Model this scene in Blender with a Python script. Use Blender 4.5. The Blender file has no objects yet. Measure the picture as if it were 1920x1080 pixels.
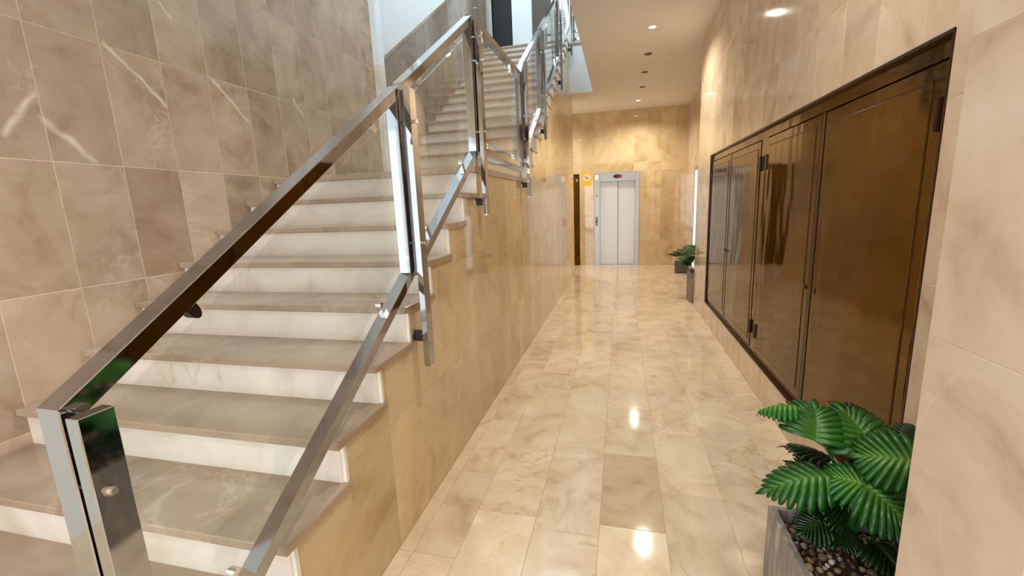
import bpy, math, random
from mathutils import Vector, Matrix

random.seed(7)
SC = bpy.context.scene
COL = SC.collection

# ------------------------------------------------------------------ camera
cam_d = bpy.data.cameras.new('camera')
cam = bpy.data.objects.new('camera', cam_d)
COL.objects.link(cam)
R_ = Vector((0.9723, 0.2307, -0.0379)).normalized()
F_ = Vector((-0.2337, 0.9550, -0.1826)).normalized()
U_ = R_.cross(F_).normalized()
R_ = F_.cross(U_).normalized()
m = Matrix.Identity(4)
for i in range(3):
    m[i][0] = R_[i]; m[i][1] = U_[i]; m[i][2] = -F_[i]
m[2][3] = 1.5
cam.matrix_world = m
cam_d.sensor_width = 36.0
cam_d.lens = 805.1 / 1920 * 36
cam_d.shift_x = -10.48 / 1920
cam_d.shift_y = -4.1 / 1920
cam_d.clip_start = 0.02
SC.camera = cam

# ------------------------------------------------------------------ world, lights, exposure
w = bpy.data.worlds.new('world'); SC.world = w; w.use_nodes = True
w.node_tree.nodes['Background'].inputs[0].default_value = (0.72, 0.86, 1.0, 1)
w.node_tree.nodes['Background'].inputs[1].default_value = 1.0
SC.view_settings.view_transform = 'Standard'
SC.view_settings.look = 'None'
SC.view_settings.gamma = 1.0
SC.view_settings.use_curve_mapping = False
SC.view_settings.exposure = 0.27
try:
    SC.cycles.use_denoising = True
    SC.cycles.max_bounces = 10
    SC.cycles.diffuse_bounces = 5
    SC.cycles.glossy_bounces = 6
    SC.cycles.transparent_max_bounces = 16
    SC.cycles.caustics_reflective = False
    SC.cycles.caustics_refractive = False
    SC.cycles.sample_clamp_indirect = 6.0
except Exception:
    pass

def area(name, loc, rot, sx, sy, power, color):
    d = bpy.data.lights.new(name, 'AREA'); d.shape = 'RECTANGLE'
    d.size = sx; d.size_y = sy; d.energy = power; d.color = color
    o = bpy.data.objects.new(name, d); COL.objects.link(o)
    o.location = loc; o.rotation_euler = rot
    return o
# daylight through the glazed entrance behind the viewer, skylight over the stairwell
area('entrance_daylight', (-1.0, -2.96, 1.45), (math.radians(90), 0, 0), 2.8, 2.6, 100, (0.94, 0.97, 1.0))
area('side_window_daylight', (-2.53, -1.78, 1.45), (0, math.radians(-90), 0), 2.5, 2.0, 12, (0.86, 0.92, 1.0))
area('upper_hall_fill', (0.8, 5.5, 6.95), (0, 0, 0), 1.0, 5.0, 70, (0.80, 0.92, 1.0))  # unseen lamp added to brighten the plaster beside the upper flight
area('stairwell_skylight', (-1.4, 4.6, 6.95), (0, 0, 0), 2.2, 8.0, 185, (0.74, 0.90, 1.0))

# ------------------------------------------------------------------ dimensions
XS, XR, XL, XN = -0.9675, 1.0193, -2.5705, 0.66     # stair wall, right wall, left wall, near pier
YP = 1.093                                          # far edge of near pier
YE = 10.609                                         # lift wall
ZC, ZU, ZT = 3.553, 4.435, 7.0                      # ceiling, upper floor, stairwell ceiling
Y0, G, Z0, R = 0.9066, 0.2749, 0.5323, 0.17744
YF = -3.0                                           # entrance wall
def nose1(k): return (Y0 + k * G, Z0 + k * R)       # lower flight, k = -2..7 (7 = landing)
YN2 = 4.57
def nose2(n): return (YN2 + (n - 1) * G, 1.774 + n * R)   # upper flight n = 1..15

# ------------------------------------------------------------------ node helpers
class NT:
    def __init__(s, name):
        s.m = bpy.data.materials.new(name); s.m.use_nodes = True
        s.t = s.m.node_tree; s.b = s.t.nodes['Principled BSDF']; s.out = s.t.nodes['Material Output']
    def n(s, typ, **kw):
        nd = s.t.nodes.new(typ)
        for k, v in kw.items():
            setattr(nd, k, v)
        return nd
    def l(s, a, b): s.t.links.new(a, b)
    def math(s, op, a, b=None, c=None, clamp=False):
        nd = s.n('ShaderNodeMath', operation=op, use_clamp=clamp)
        for i, v in enumerate((a, b, c)):
            if v is None: continue
            if isinstance(v, (int, float)): nd.inputs[i].default_value = v
            else: s.l(v, nd.inputs[i])
        return nd.outputs[0]
    def mix(s, fac, a, b, mode='MIX'):
        nd = s.n('ShaderNodeMix', data_type='RGBA', blend_type=mode)
        for sock, v in ((nd.inputs[0], fac), (nd.inputs[6], a), (nd.inputs[7], b)):
            if isinstance(v, (int, float)): sock.default_value = v
            elif isinstance(v, tuple): sock.default_value = (*v[:3], 1)
            else: s.l(v, sock)
        return nd.outputs[2]
    def ramp(s, fac, stops):
        nd = s.n('ShaderNodeValToRGB'); e = nd.color_ramp.elements
        while len(e) < len(stops): e.new(0.5)
        for i, (p, c) in enumerate(stops):
            e[i].position = p
            e[i].color = (c, c, c, 1) if isinstance(c, (int, float)) else (*c[:3], 1)
        s.l(fac, nd.inputs[0]); return nd.outputs[0]

def lin(r, g, b):
    f = lambda c: (c / 255 / 12.92) if c / 255 <= 0.04045 else ((c / 255 + 0.055) / 1.055) ** 2.4
    return (f(r), f(g), f(b))

def simple(name, col, rough=0.5, metal=0.0, spec=0.5, emit=None, es=0.0, bump=0.0, bscale=20.0, noise=0.0):
    t = NT(name); b = t.b
    b.inputs['Base Color'].default_value = (*col, 1)
    b.inputs['Roughness'].default_value = rough
    b.inputs['Metallic'].default_value = metal
    b.inputs['Specular IOR Level'].default_value = spec
    if emit:
        b.inputs['Emission Color'].default_value = (*emit, 1); b.inputs['Emission Strength'].default_value = es
    if noise or bump:
        tc = t.n('ShaderNodeTexCoord'); nz = t.n('ShaderNodeTexNoise')
        nz.inputs['Scale'].default_value = bscale; nz.inputs['Detail'].default_value = 4
        t.l(tc.outputs['Object'], nz.inputs['Vector'])
        if noise:
            dark = tuple(c * (1 - noise) for c in col); lite = tuple(min(1, c * (1 + noise)) for c in col)
            t.l(t.ramp(nz.outputs['Fac'], [(0.3, dark), (0.7, lite)]), b.inputs['Base Color'])
        if bump:
            bp = t.n('ShaderNodeBump'); bp.inputs['Strength'].default_value = bump; bp.inputs['Distance'].default_value = 0.01
            t.l(nz.outputs['Fac'], bp.inputs['Height']); t.l(bp.outputs[0], b.inputs['Normal'])
    return t.m

def marble(name, base, dark, light, vein, rough=0.1, scale=2.0, veins=0.5, var=0.25, spec=0.5, segs=(), warp=0.0):
    """polished cream marble: every slab (object) gets its own cut of the stone"""
    t = NT(name); b = t.b
    tc = t.n('ShaderNodeTexCoord'); oi = t.n('ShaderNodeObjectInfo')
    off = t.n('ShaderNodeCombineXYZ')
    for i, k in enumerate((91.0, 57.0, 33.0)):
        t.l(t.math('MULTIPLY', oi.outputs['Random'], k), off.inputs[i])
    add = t.n('ShaderNodeVectorMath', operation='ADD')
    t.l(tc.outputs['Object'], add.inputs[0]); t.l(off.outputs[0], add.inputs[1])
    def noise(sc, det, dist, rgh=0.55):
        nz = t.n('ShaderNodeTexNoise'); nz.inputs['Scale'].default_value = sc; nz.inputs['Detail'].default_value = det
        nz.inputs['Distortion'].default_value = dist; nz.inputs['Roughness'].default_value = rgh
        t.l(add.outputs[0], nz.inputs['Vector']); return nz.outputs['Fac']
    n1 = noise(scale, 6, 1.6); n2 = noise(scale * 3.1, 9, 0.8, 0.65)
    f = t.math('ADD', t.math('MULTIPLY', n1, 0.7), t.math('MULTIPLY', n2, 0.3))
    col = t.ramp(f, [(0.30, dark), (0.47, base), (0.72, light)])
    # thin veins: ridges of a warped noise
    n3 = noise(scale * 0.8, 4, 2.6, 0.5)
    rid = t.math('ABSOLUTE', t.math('SUBTRACT', n3, 0.5))
    vf = t.ramp(rid, [(0.0, 1.0), (0.012, 0.25), (0.03, 0.0)])
    gate = t.ramp(noise(scale * 0.6, 2, 0.3), [(0.5, 0.0), (0.62, 1.0)])
    col = t.mix(t.math('MULTIPLY', t.math('MULTIPLY', vf, gate), veins), col, vein)
    # natural differences between slabs
    rv = t.math('MULTIPLY_ADD', oi.outputs['Random'], var, 1.0 - var * 0.5)
    br = t.n('ShaderNodeCombineXYZ')
    for i in range(3): t.l(rv, br.inputs[i])
    col = t.mix(1.0, col, br.outputs[0], 'MULTIPLY')
    col = t.mix(1.0, col, oi.outputs['Color'], 'MULTIPLY')
    if segs:                                     # the few strong white veins of the left wall, in metres
        ge = t.n('ShaderNodeNewGeometry'); sp = t.n('ShaderNodeSeparateXYZ')
        nz = t.n('ShaderNodeTexNoise'); nz.inputs['Scale'].default_value = 9; nz.inputs['Detail'].default_value = 4
        t.l(ge.outputs['Position'], nz.inputs['Vector'])
        wob = t.math('MULTIPLY', t.math('SUBTRACT', nz.outputs['Fac'], 0.5), 0.05)
        t.l(ge.outputs['Position'], sp.inputs[0])
        tot = None
        for (ya, za, yb, zb, wd) in segs:
            dy, dz = yb - ya, zb - za; L2 = dy * dy + dz * dz; L = math.sqrt(L2)
            ry = t.math('SUBTRACT', sp.outputs[1], ya); rz = t.math('SUBTRACT', sp.outputs[2], za)
            u = t.math('DIVIDE', t.math('ADD', t.math('MULTIPLY', ry, dy), t.math('MULTIPLY', rz, dz)), L2)
            dd = t.math('ABSOLUTE', t.math('ADD', wob, t.math('DIVIDE', t.math('SUBTRACT', t.math('MULTIPLY', ry, dz), t.math('MULTIPLY', rz, dy)), L)))
            k = t.math('SUBTRACT', 1.0, t.math('DIVIDE', dd, wd), clamp=True)
            e = t.math('MULTIPLY', t.math('MULTIPLY', u, t.math('SUBTRACT', 1.0, u)), 12.0, clamp=True)
            k = t.math('MULTIPLY', k, e)
            k = t.math('MULTIPLY', k, t.math('MULTIPLY_ADD', nz.outputs['Fac'], 1.6, -0.1, clamp=True))
            tot = k if tot is None else t.math('MAXIMUM', tot, k)
        col = t.mix(tot, col, vein)
    t.l(col, b.inputs['Base Color'])
    b.inputs['Roughness'].default_value = rough
    b.inputs['Specular IOR Level'].default_value = spec
    rr = t.math('MULTIPLY_ADD', n2, 0.06, rough - 0.03)
    t.l(rr, b.inputs['Roughness'])
    if warp:
        nz = t.n('ShaderNodeTexNoise'); nz.inputs['Scale'].default_value = 1.3; nz.inputs['Detail'].default_value = 1
        t.l(add.outputs[0], nz.inputs['Vector'])
        bp = t.n('ShaderNodeBump'); bp.inputs['Strength'].default_value = warp; bp.inputs['Distance'].default_value = 0.02
        t.l(nz.outputs['Fac'], bp.inputs['Height']); t.l(bp.outputs[0], b.inputs['Normal'])
    return t.m

M = {}
M['wall'] = marble('marble_wall', lin(206, 183, 160), lin(174, 146, 120), lin(224, 207, 189), lin(238, 224, 208), rough=0.08, scale=1.9, veins=0.45, var=0.10)
M['wall_warm'] = marble('marble_wall_warm', lin(208, 184, 146), lin(184, 154, 112), lin(222, 202, 168), lin(236, 218, 188), rough=0.05, scale=1.7, veins=0.4, var=0.10, spec=0.75)
SEG = [(1.36, 1.87, 1.515, 2.10, 0.020), (1.50, 1.99, 1.70, 1.79, 0.022), (1.82, 2.40, 2.00, 2.26, 0.016), (1.97, 2.29, 2.11, 2.13, 0.014),
       (2.17, 2.73, 2.23, 2.65, 0.014), (2.41, 2.40, 2.70, 2.14, 0.016), (3.15, 2.42, 3.26, 2.30, 0.014)]
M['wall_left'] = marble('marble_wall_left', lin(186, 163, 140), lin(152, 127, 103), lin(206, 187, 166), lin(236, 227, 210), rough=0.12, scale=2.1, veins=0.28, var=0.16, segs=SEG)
M['floor'] = marble('marble_floor', lin(216, 195, 167), lin(186, 160, 131), lin(232, 217, 194), lin(184, 148, 106), rough=0.075, scale=2.6, veins=0.65, var=0.07)
M['tread'] = marble('marble_tread', lin(164, 144, 124), lin(140, 119, 98), lin(182, 164, 145), lin(222, 206, 184), rough=0.16, scale=1.8, veins=0.3, var=0.06)  # same stone as the risers; shade on the tops put into the colour
M['riser'] = marble('marble_riser', lin(230, 222, 210), lin(208, 196, 180), lin(242, 237, 228), lin(198, 176, 146), rough=0.16, scale=1.6, veins=0.5, var=0.04)
M['grout'] = simple('pale_grout', lin(214, 196, 168), 0.8, noise=0.08, bscale=40)
M['grout_floor'] = simple('floor_grout', lin(190, 164, 124), 0.7, noise=0.08, bscale=40)
M['plaster'] = simple('white_plaster', lin(230, 228, 226), 0.8, noise=0.02, bscale=6)
M['plaster_cool'] = simple('cool_plaster', lin(222, 228, 230), 0.8, noise=0.02, bscale=6)
M['chrome'] = simple('polished_steel', (0.44, 0.435, 0.44), 0.055, 1.0, bump=0.02, bscale=3)
M['steel'] = simple('brushed_steel', (0.44, 0.44, 0.42), 0.33, 0.8, bump=0.02, bscale=60)
M['lift_door'] = simple('lift_door_steel', (0.66, 0.67, 0.66), 0.4, 0.6, bump=0.02, bscale=60)
M['bolt'] = simple('bolt_steel', (0.8, 0.8, 0.78), 0.15, 1.0, noise=0.03)
M['dark_clip'] = simple('dark_clip', (0.03, 0.02, 0.02), 0.35, 0.3, noise=0.1)
M['black'] = simple('black_void', (0.006, 0.006, 0.007), 0.6, noise=0.1)
M['darkwood'] = simple('dark_panel', lin(70, 60, 48), 0.5, noise=0.1)
M['trim_cool'] = simple('cool_trim', (0.80, 0.88, 0.92), 0.35, noise=0.02)
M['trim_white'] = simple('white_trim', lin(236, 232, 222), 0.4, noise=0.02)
M['soil'] = simple('dark_soil', lin(44, 28, 18), 0.95, noise=0.4, bscale=60, bump=0.6)
M['dark_pot'] = simple('dark_pot', lin(86, 78, 74), 0.5, noise=0.2, bscale=8)

def bronze():
    t = NT('bronze_lacquer'); b = t.b
    tc = t.n('ShaderNodeTexCoord')
    nz = t.n('ShaderNodeTexNoise'); nz.inputs['Scale'].default_value = 1.2; nz.inputs['Detail'].default_value = 2
    t.l(tc.outputs['Object'], nz.inputs['Vector'])
    t.l(t.ramp(nz.outputs['Fac'], [(0.35, lin(92, 63, 1)), (0.65, lin(108, 78, 4))]), b.inputs['Base Color'])
    b.inputs['Metallic'].default_value = 0.86
    b.inputs['Roughness'].default_value = 0.07
    w1 = t.n('ShaderNodeTexNoise'); w1.inputs['Scale'].default_value = 2.6; w1.inputs['Detail'].default_value = 1
    mp = t.n('ShaderNodeMapping'); mp.inputs['Scale'].default_value = (1, 2.2, 0.8)
    t.l(tc.outputs['Object'], mp.inputs[0]); t.l(mp.outputs[0], w1.inputs['Vector'])
    bp = t.n('ShaderNodeBump'); bp.inputs['Strength'].default_value = 0.18; bp.inputs['Distance'].default_value = 0.02
    t.l(w1.outputs['Fac'], bp.inputs['Height']); t.l(bp.outputs[0], b.inputs['Normal'])
    return t.m
M['bronze'] = bronze()
M['bronze_dark'] = simple('bronze_edge', lin(58, 34, 12), 0.3, 0.4, noise=0.15)

def glass():
    t = NT('clear_glass')
    lw = t.n('ShaderNodeLayerWeight'); lw.inputs['Blend'].default_value = 0.5
    f = t.math('MULTIPLY_ADD', t.math('POWER', lw.outputs['Facing'], 5.0), 0.96, 0.04)
    tr = t.n('ShaderNodeBsdfTransparent'); tr.inputs[0].default_value = (0.955, 0.97, 0.96, 1)
    gl = t.n('ShaderNodeBsdfGlossy'); gl.inputs['Roughness'].default_value = 0.0
    gl.inputs['Color'].default_value = (1, 1, 1, 1)
    mx = t.n('ShaderNodeMixShader')
    t.l(f, mx.inputs[0]); t.l(tr.outputs[0], mx.inputs[1]); t.l(gl.outputs[0], mx.inputs[2])
    t.l(mx.outputs[0], t.out.inputs[0])
    return t.m
M['glass'] = glass()

def planter_mat():
    t = NT('grey_stone_planter'); b = t.b
    tc = t.n('ShaderNodeTexCoord'); mp = t.n('ShaderNodeMapping'); mp.inputs['Scale'].default_value = (6, 6, 1.2)
    mp.inputs['Rotation'].default_value = (0.3, 0.2, 0)
    nz = t.n('ShaderNodeTexNoise'); nz.inputs['Scale'].default_value = 5; nz.inputs['Detail'].default_value = 8
    t.l(tc.outputs['Object'], mp.inputs[0]); t.l(mp.outputs[0], nz.inputs['Vector'])
    t.l(t.ramp(nz.outputs['Fac'], [(0.3, lin(108, 100, 94)), (0.55, lin(142, 134, 126)), (0.75, lin(178, 170, 160))]), b.inputs['Base Color'])
    b.inputs['Roughness'].default_value = 0.55
    return t.m
M['planter'] = planter_mat()

def leaf_mat():
    t = NT('glossy_leaf'); b = t.b
    at = t.n('ShaderNodeAttribute'); at.attribute_name = 'rib'
    oi = t.n('ShaderNodeObjectInfo')
    v = t.math('POWER', at.outputs['Fac'], 5.0)
    nz = t.n('ShaderNodeTexNoise'); nz.inputs['Scale'].default_value = 30
    g1 = t.mix(nz.outputs['Fac'], lin(8, 58, 14), lin(24, 88, 22))
    g2 = t.mix(t.math('MULTIPLY', oi.outputs['Random'], 0.5), g1, lin(40, 108, 34))
    c = t.mix(t.math('MULTIPLY', v, 0.8), g2, lin(104, 156, 62))
    c = t.mix(1.0, c, oi.outputs['Color'], 'MULTIPLY')
    t.l(c, b.inputs['Base Color'])
    b.inputs['Roughness'].default_value = 0.33
    b.inputs['Specular IOR Level'].default_value = 0.4
    return t.m
M['leaf'] = leaf_mat()
M['stem'] = simple('leaf_stem', lin(38, 84, 30), 0.45, noise=0.2)
def pebble_mat():
    t = NT('river_pebble'); oi = t.n('ShaderNodeObjectInfo')
    t.l(t.ramp(oi.outputs['Random'], [(0.0, lin(48, 32, 20)), (0.3, lin(92, 68, 46)), (0.65, lin(138, 114, 86)), (0.9, lin(170, 150, 124)), (1.0, lin(226, 218, 204))]), t.b.inputs['Base Color'])
    t.b.inputs['Roughness'].default_value = 0.45
    return t.m
M['pebble'] = pebble_mat()
M['lamp'] = simple('lit_lamp', (1, 0.9, 0.75), 0.4, emit=(1.0, 0.90, 0.75), es=14)
M['lamp_ring'] = simple('lamp_ring', lin(235, 225, 210), 0.4, noise=0.03)
M['lamp_off'] = simple('unlit_lamp', lin(60, 44, 30), 0.4, noise=0.1)
M['led_red'] = simple('red_digit', (0.6, 0.02, 0.05), 0.4, emit=(1.0, 0.06, 0.12), es=0.4)
M['call_plate'] = simple('call_plate_steel', (0.22, 0.22, 0.21), 0.4, 0.6, noise=0.05)
M['yellow'] = simple('yellow_sticker', lin(240, 190, 30), 0.5, noise=0.03)
M['white_print'] = simple('white_print', lin(240, 236, 232), 0.5, noise=0.02)
M['black_print'] = simple('black_print', lin(40, 28, 60), 0.5, noise=0.05)
M['red_print'] = simple('red_print', lin(205, 60, 60), 0.5, noise=0.03)
M['daylit_pane'] = simple('daylit_frosted_pane', (0.8, 0.9, 0.95), 0.3, emit=(0.72, 0.88, 1.0), es=0.6)

# ------------------------------------------------------------------ mesh helpers
class MB:
    def __init__(s): s.v = []; s.f = []; s.sm = False
    def add(s, vs, fs):
        o = len(s.v); s.v += [tuple(v) for v in vs]; s.f += [tuple(i + o for i in f) for f in fs]; return s
    def box(s, x0, x1, y0, y1, z0, z1, c=0.0):
        if c <= 0:
            vs = [(x, y, z) for x in (x0, x1) for y in (y0, y1) for z in (z0, z1)]
            return s.add(vs, [(0, 1, 3, 2), (4, 6, 7, 5), (0, 4, 5, 1), (2, 3, 7, 6), (0, 2, 6, 4), (1, 5, 7, 3)])
        P = [(x0, x1), (y0, y1), (z0, z1)]
        import itertools
        vs = []; ix = {}
        for cx, cy, cz in itertools.product((0, 1), repeat=3):
            for a in range(3):
                p = [P[0][cx], P[1][cy], P[2][cz]]
                for b_ in range(3):
                    if b_ != a: p[b_] += c if (cx, cy, cz)[b_] == 0 else -c
                ix[(cx, cy, cz, a)] = len(vs); vs.append(tuple(p))
        fs = []
        for a in range(3):
            b1, b2 = (a + 1) % 3, (a + 2) % 3
            for sgn in (0, 1):
                q = []
                for (u, w_) in ((0, 0), (1, 0), (1, 1), (0, 1)):
                    k = [0, 0, 0]; k[a] = sgn; k[b1] = u; k[b2] = w_
                    q.append(ix[(*k, a)])
                fs.append(tuple(q if sgn else q[::-1]))
        for a in range(3):          # edges running along axis a
            b1, b2 = (a + 1) % 3, (a + 2) % 3
            for u in (0, 1):
                for w_ in (0, 1):
                    k0 = [0, 0, 0]; k0[b1] = u; k0[b2] = w_; k1 = list(k0); k1[a] = 1
                    q = [ix[(*k0, b1)], ix[(*k1, b1)], ix[(*k1, b2)], ix[(*k0, b2)]]
                    fs.append(tuple(q if (u + w_) % 2 == 1 else q[::-1]))
        for k in itertools.product((0, 1), repeat=3):
            q = [ix[(*k, 0)], ix[(*k, 1)], ix[(*k, 2)]]
            fs.append(tuple(q if sum(k) % 2 == 1 else q[::-1]))
        return s.add(vs, fs)
    def prism(s, pts, axis, a, b):
        """pts: 2D outline; axis 'x': (y,z), 'y': (x,z), 'z': (x,y)"""
        n = len(pts)
        def P(p, d): return {'x': (d, p[0], p[1]), 'y': (p[0], d, p[1]), 'z': (p[0], p[1], d)}[axis]
        vs = [P(p, a) for p in pts] + [P(p, b) for p in pts]
        fs = [tuple(range(n))[::-1], tuple(range(n, 2 * n))] + [(i, (i + 1) % n, n + (i + 1) % n, n + i) for i in range(n)]
        return s.add(vs, fs)
    def cyl(s, p, q, r, n=12, r2=None):
        p = Vector(p); q = Vector(q); d = (q - p).normalized()
        a = d.cross(Vector((0, 0, 1)) if abs(d.z) < 0.9 else Vector((1, 0, 0))).normalized(); b = d.cross(a)
        r2 = r if r2 is None else r2
        vs = [p + (a * math.cos(2 * math.pi * i / n) + b * math.sin(2 * math.pi * i / n)) * r for i in range(n)]
        vs += [q + (a * math.cos(2 * math.pi * i / n) + b * math.sin(2 * math.pi * i / n)) * r2 for i in range(n)]
        return s.add(vs, [tuple(range(n)), tuple(range(n, 2 * n))[::-1]] + [(i, n + i, n + (i + 1) % n, (i + 1) % n) for i in range(n)])
    def tube(s, path, r0, r1, n=6):
        path = [Vector(p) for p in path]; o = len(s.v)
        for i, p in enumerate(path):
            d = (path[min(i + 1, len(path) - 1)] - path[max(i - 1, 0)]).normalized()
            a = d.cross(Vector((0.3, 1, 0.1))).normalized(); b = d.cross(a)
            r = r0 + (r1 - r0) * i / (len(path) - 1)
            s.v += [tuple(p + (a * math.cos(2 * math.pi * k / n) + b * math.sin(2 * math.pi * k / n)) * r) for k in range(n)]
        for i in range(len(path) - 1):
            for k in range(n):
                s.f.append((o + i * n + k, o + i * n + (k + 1) % n, o + (i + 1) * n + (k + 1) % n, o + (i + 1) * n + k))
        s.f.append(tuple(o + k for k in range(n))[::-1]); s.f.append(tuple(o + (len(path) - 1) * n + k for k in range(n)))
        return s

def fix_normals(me):
    import bmesh
    bm = bmesh.new(); bm.from_mesh(me); bmesh.ops.recalc_face_normals(bm, faces=bm.faces[:]); bm.to_mesh(me); bm.free()

def base_of(p):
    b = Vector((0, 0, 0))
    while p is not None: b += p.location; p = p.parent
    return b

def obj(name, mb, mat, parent=None, smooth=False, kind=None, tint=None, label=None, origin=None):
    me = bpy.data.meshes.new(name)
    b = base_of(parent)
    org = Vector(origin) if origin else b
    me.from_pydata([tuple(Vector(v) - org) for v in mb.v], [], mb.f)
    fix_normals(me)
    if smooth:
        for p in me.polygons: p.use_smooth = True
    me.materials.append(M[mat] if isinstance(mat, str) else mat)
    o = bpy.data.objects.new(name, me); COL.objects.link(o)
    o.parent = parent
    o.location = org - b
    if kind: o['kind'] = kind
    if tint: o.color = (tint, tint, tint, 1) if isinstance(tint, (int, float)) else (*tint, 1)
    if label: o['label'] = label
    return o

def thing(name, label, cat, loc=(0, 0, 0), group=None):
    o = bpy.data.objects.new(name, None); COL.objects.link(o)
    o.location = loc; o.empty_display_size = 0.1
    o['label'] = label; o['category'] = cat
    if group: o['group'] = group
    return o
def struct(name, mb, mat, **kw):
    return obj(name, mb, mat, kind='structure', **kw)

# ------------------------------------------------------------------ slabs (tiles) on the walls and the floor
TC = {}
TD = 0.008
def slab_mesh(plane, wdt, hgt, mat, gap=0.003):
    key = (plane, round(wdt, 3), round(hgt, 3), mat, gap)
    if key in TC: return TC[key]
    a, b = wdt / 2 - gap / 2, hgt / 2 - gap / 2; c = 0.0016
    rect = [(-a, -b), (a, -b), (a, b), (-a, b)]; ins = [(-a + c, -b + c), (a - c, -b + c), (a - c, b - c), (-a + c, b - c)]
    def P(u, v, d):
        return {'+x': (d, u, v), '-x': (-d, u, v), '-y': (u, -d, v), '+y': (u, d, v), '+z': (u, v, d)}[plane]
    vs = [P(u, v, -TD) for u, v in rect] + [P(u, v, -c * 0.7) for u, v in rect] + [P(u, v, 0) for u, v in ins]
    fs = [(3, 2, 1, 0), (8, 9, 10, 11)]
    for i in range(4):
        j = (i + 1) % 4
        fs += [(i, j, 4 + j, 4 + i), (4 + i, 4 + j, 8 + j, 8 + i)]
    me = bpy.data.meshes.new('slab'); me.from_pydata(vs, [], fs); fix_normals(me); me.materials.append(M[mat])
    TC[key] = me
    return me
def slab(parent, name, plane, d, u0, u1, v0, v1, mat, tint=1.0, gap=0.003):
    if u1 - u0 < 0.012 or v1 - v0 < 0.012: return None
    o = bpy.data.objects.new(name, slab_mesh(plane, u1 - u0, v1 - v0, mat, gap)); COL.objects.link(o)
    u, v = (u0 + u1) / 2, (v0 + v1) / 2
    o.location = {'x': (d, u, v), 'y': (u, d, v), 'z': (u, v, d)}[plane[1]]
    o.parent = parent
    if isinstance(tint, (int, float)): tint = (tint, tint, tint)
    o.color = (*tint, 1)
    return o
def cells(lo, hi, start, step):
    e = [lo]; k = math.ceil((lo - start) / step + 1e-6)
    while start + k * step < hi - 1e-6: e.append(start + k * step); k += 1
    e.append(hi)
    return [(e[i], e[i + 1]) for i in range(len(e) - 1) if e[i + 1] - e[i] > 1e-4]
ROWS = [-0.013 + 0.6 * k for k in range(14)]
def rows(lo, hi): return cells(lo, hi, -0.013, 0.6)
rnd = random.Random(3)

# ------------------------------------------------------------------ floor
fl = struct('floor', MB().box(XL - 0.3, 1.9, YF - 0.2, YE + 0.2, -0.12, -0.0012 - 0.0008), 'grout_floor')
xcols = [XS, -0.895, -0.695, -0.395, -0.091, 0.209, 0.509, 0.809, 1.109, 1.45]
offs = [0.31, 0.31, 0.015, -0.06, 0.02, 0.307, 0.44, 0.12, 0.3, 0.2]
for i in range(len(xcols) - 1):
    xa, xb = xcols[i], xcols[i + 1]
    ya = -1.6 if xa < XN else (YP if xa < 1.0 else 6.47)
    yb = YE
    if i == 0 and False: continue
    for (y0, y1) in cells(ya, yb, 1.805 + offs[i], 0.61):
        xa_ = xa; xb_ = xb
        if xb_ > XR and y0 < 6.47: xb_ = XR
        if xa_ >= XR and y1 < 6.47: continue
        t = rnd.choice([0.95, 0.98, 1.0, 1.0, 1.02, 1.04])
        if abs(xa + 0.091) < 0.01 and y0 < 2.0 < y1: t = (0.80, 0.75, 0.70)
        if abs(xa - 0.209) < 0.01 and y0 < 2.0 < y1: t = 0.95
        slab(fl, 'floor_tile', '+z', 0.0, xa_, xb_, y0, y1, 'floor', t, 0.002)
for (y0, y1) in cells(9.16, YE, 9.2, 0.61):       # passage behind the stair wall
    for (xa, xb) in cells(-2.3, XS, -2.195, 0.3):
        slab(fl, 'floor_tile', '+z', 0.0, xa, xb, y0, y1, 'floor', 1.0, 0.002)
for (xa, xb) in cells(XL, XS, -2.495, 0.3):       # in front of the first step
    for (y0, y1) in cells(-1.6, 0.36, -1.1, 0.61):
        slab(fl, 'floor_tile', '+z', 0.0, xa, xb, y0, y1, 'floor', 1.0, 0.002)

# ------------------------------------------------------------------ left wall
wl = struct('wall_left', MB().box(XL - 0.25, XL - 0.0012, -0.7, 12.0, -0.1, ZT + 0.1).box(XL - 0.25, XL - 0.0012, YF - 0.2, -0.7, 2.75, ZT + 0.1), 'grout')
for (y0, y1) in cells(0.02, 4.45, 1.515, 0.2975):
    for (z0, z1) in rows(0.0, 4.8):
        off = 0.0
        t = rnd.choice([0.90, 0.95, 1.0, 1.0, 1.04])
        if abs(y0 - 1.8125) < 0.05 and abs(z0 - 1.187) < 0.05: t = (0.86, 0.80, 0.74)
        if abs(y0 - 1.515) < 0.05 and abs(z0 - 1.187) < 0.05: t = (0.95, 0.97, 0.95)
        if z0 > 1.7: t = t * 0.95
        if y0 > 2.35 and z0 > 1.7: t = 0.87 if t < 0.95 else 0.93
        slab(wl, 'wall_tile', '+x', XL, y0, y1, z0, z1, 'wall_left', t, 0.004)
# beyond the corner strip: sloping marble dado with white plaster above
sl = 0.692
for (y0, y1) in cells(4.56, 9.9, 4.60, 0.3):
    mb = MB()
    za, zb = 3.05 + sl * (y0 - 4.53), 3.05 + sl * (y1 - 4.53)
    mb.prism([(y0 + 0.0015, 1.6), (y1 - 0.0015, 1.6), (y1 - 0.0015, zb), (y0 + 0.0015, za)], 'x', XL - 0.008, XL + 0.006)
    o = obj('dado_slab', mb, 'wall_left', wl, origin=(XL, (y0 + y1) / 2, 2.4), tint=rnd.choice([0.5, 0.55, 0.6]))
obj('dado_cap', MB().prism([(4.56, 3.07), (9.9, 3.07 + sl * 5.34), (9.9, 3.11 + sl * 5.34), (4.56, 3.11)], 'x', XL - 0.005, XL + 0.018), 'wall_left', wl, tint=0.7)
obj('plaster_panel', MB().prism([(4.56, 3.09), (9.9, 3.09 + sl * 5.34), (9.9, ZT), (4.56, ZT)], 'x', XL - 0.006, XL + 0.002), 'plaster_cool', wl)
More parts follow.
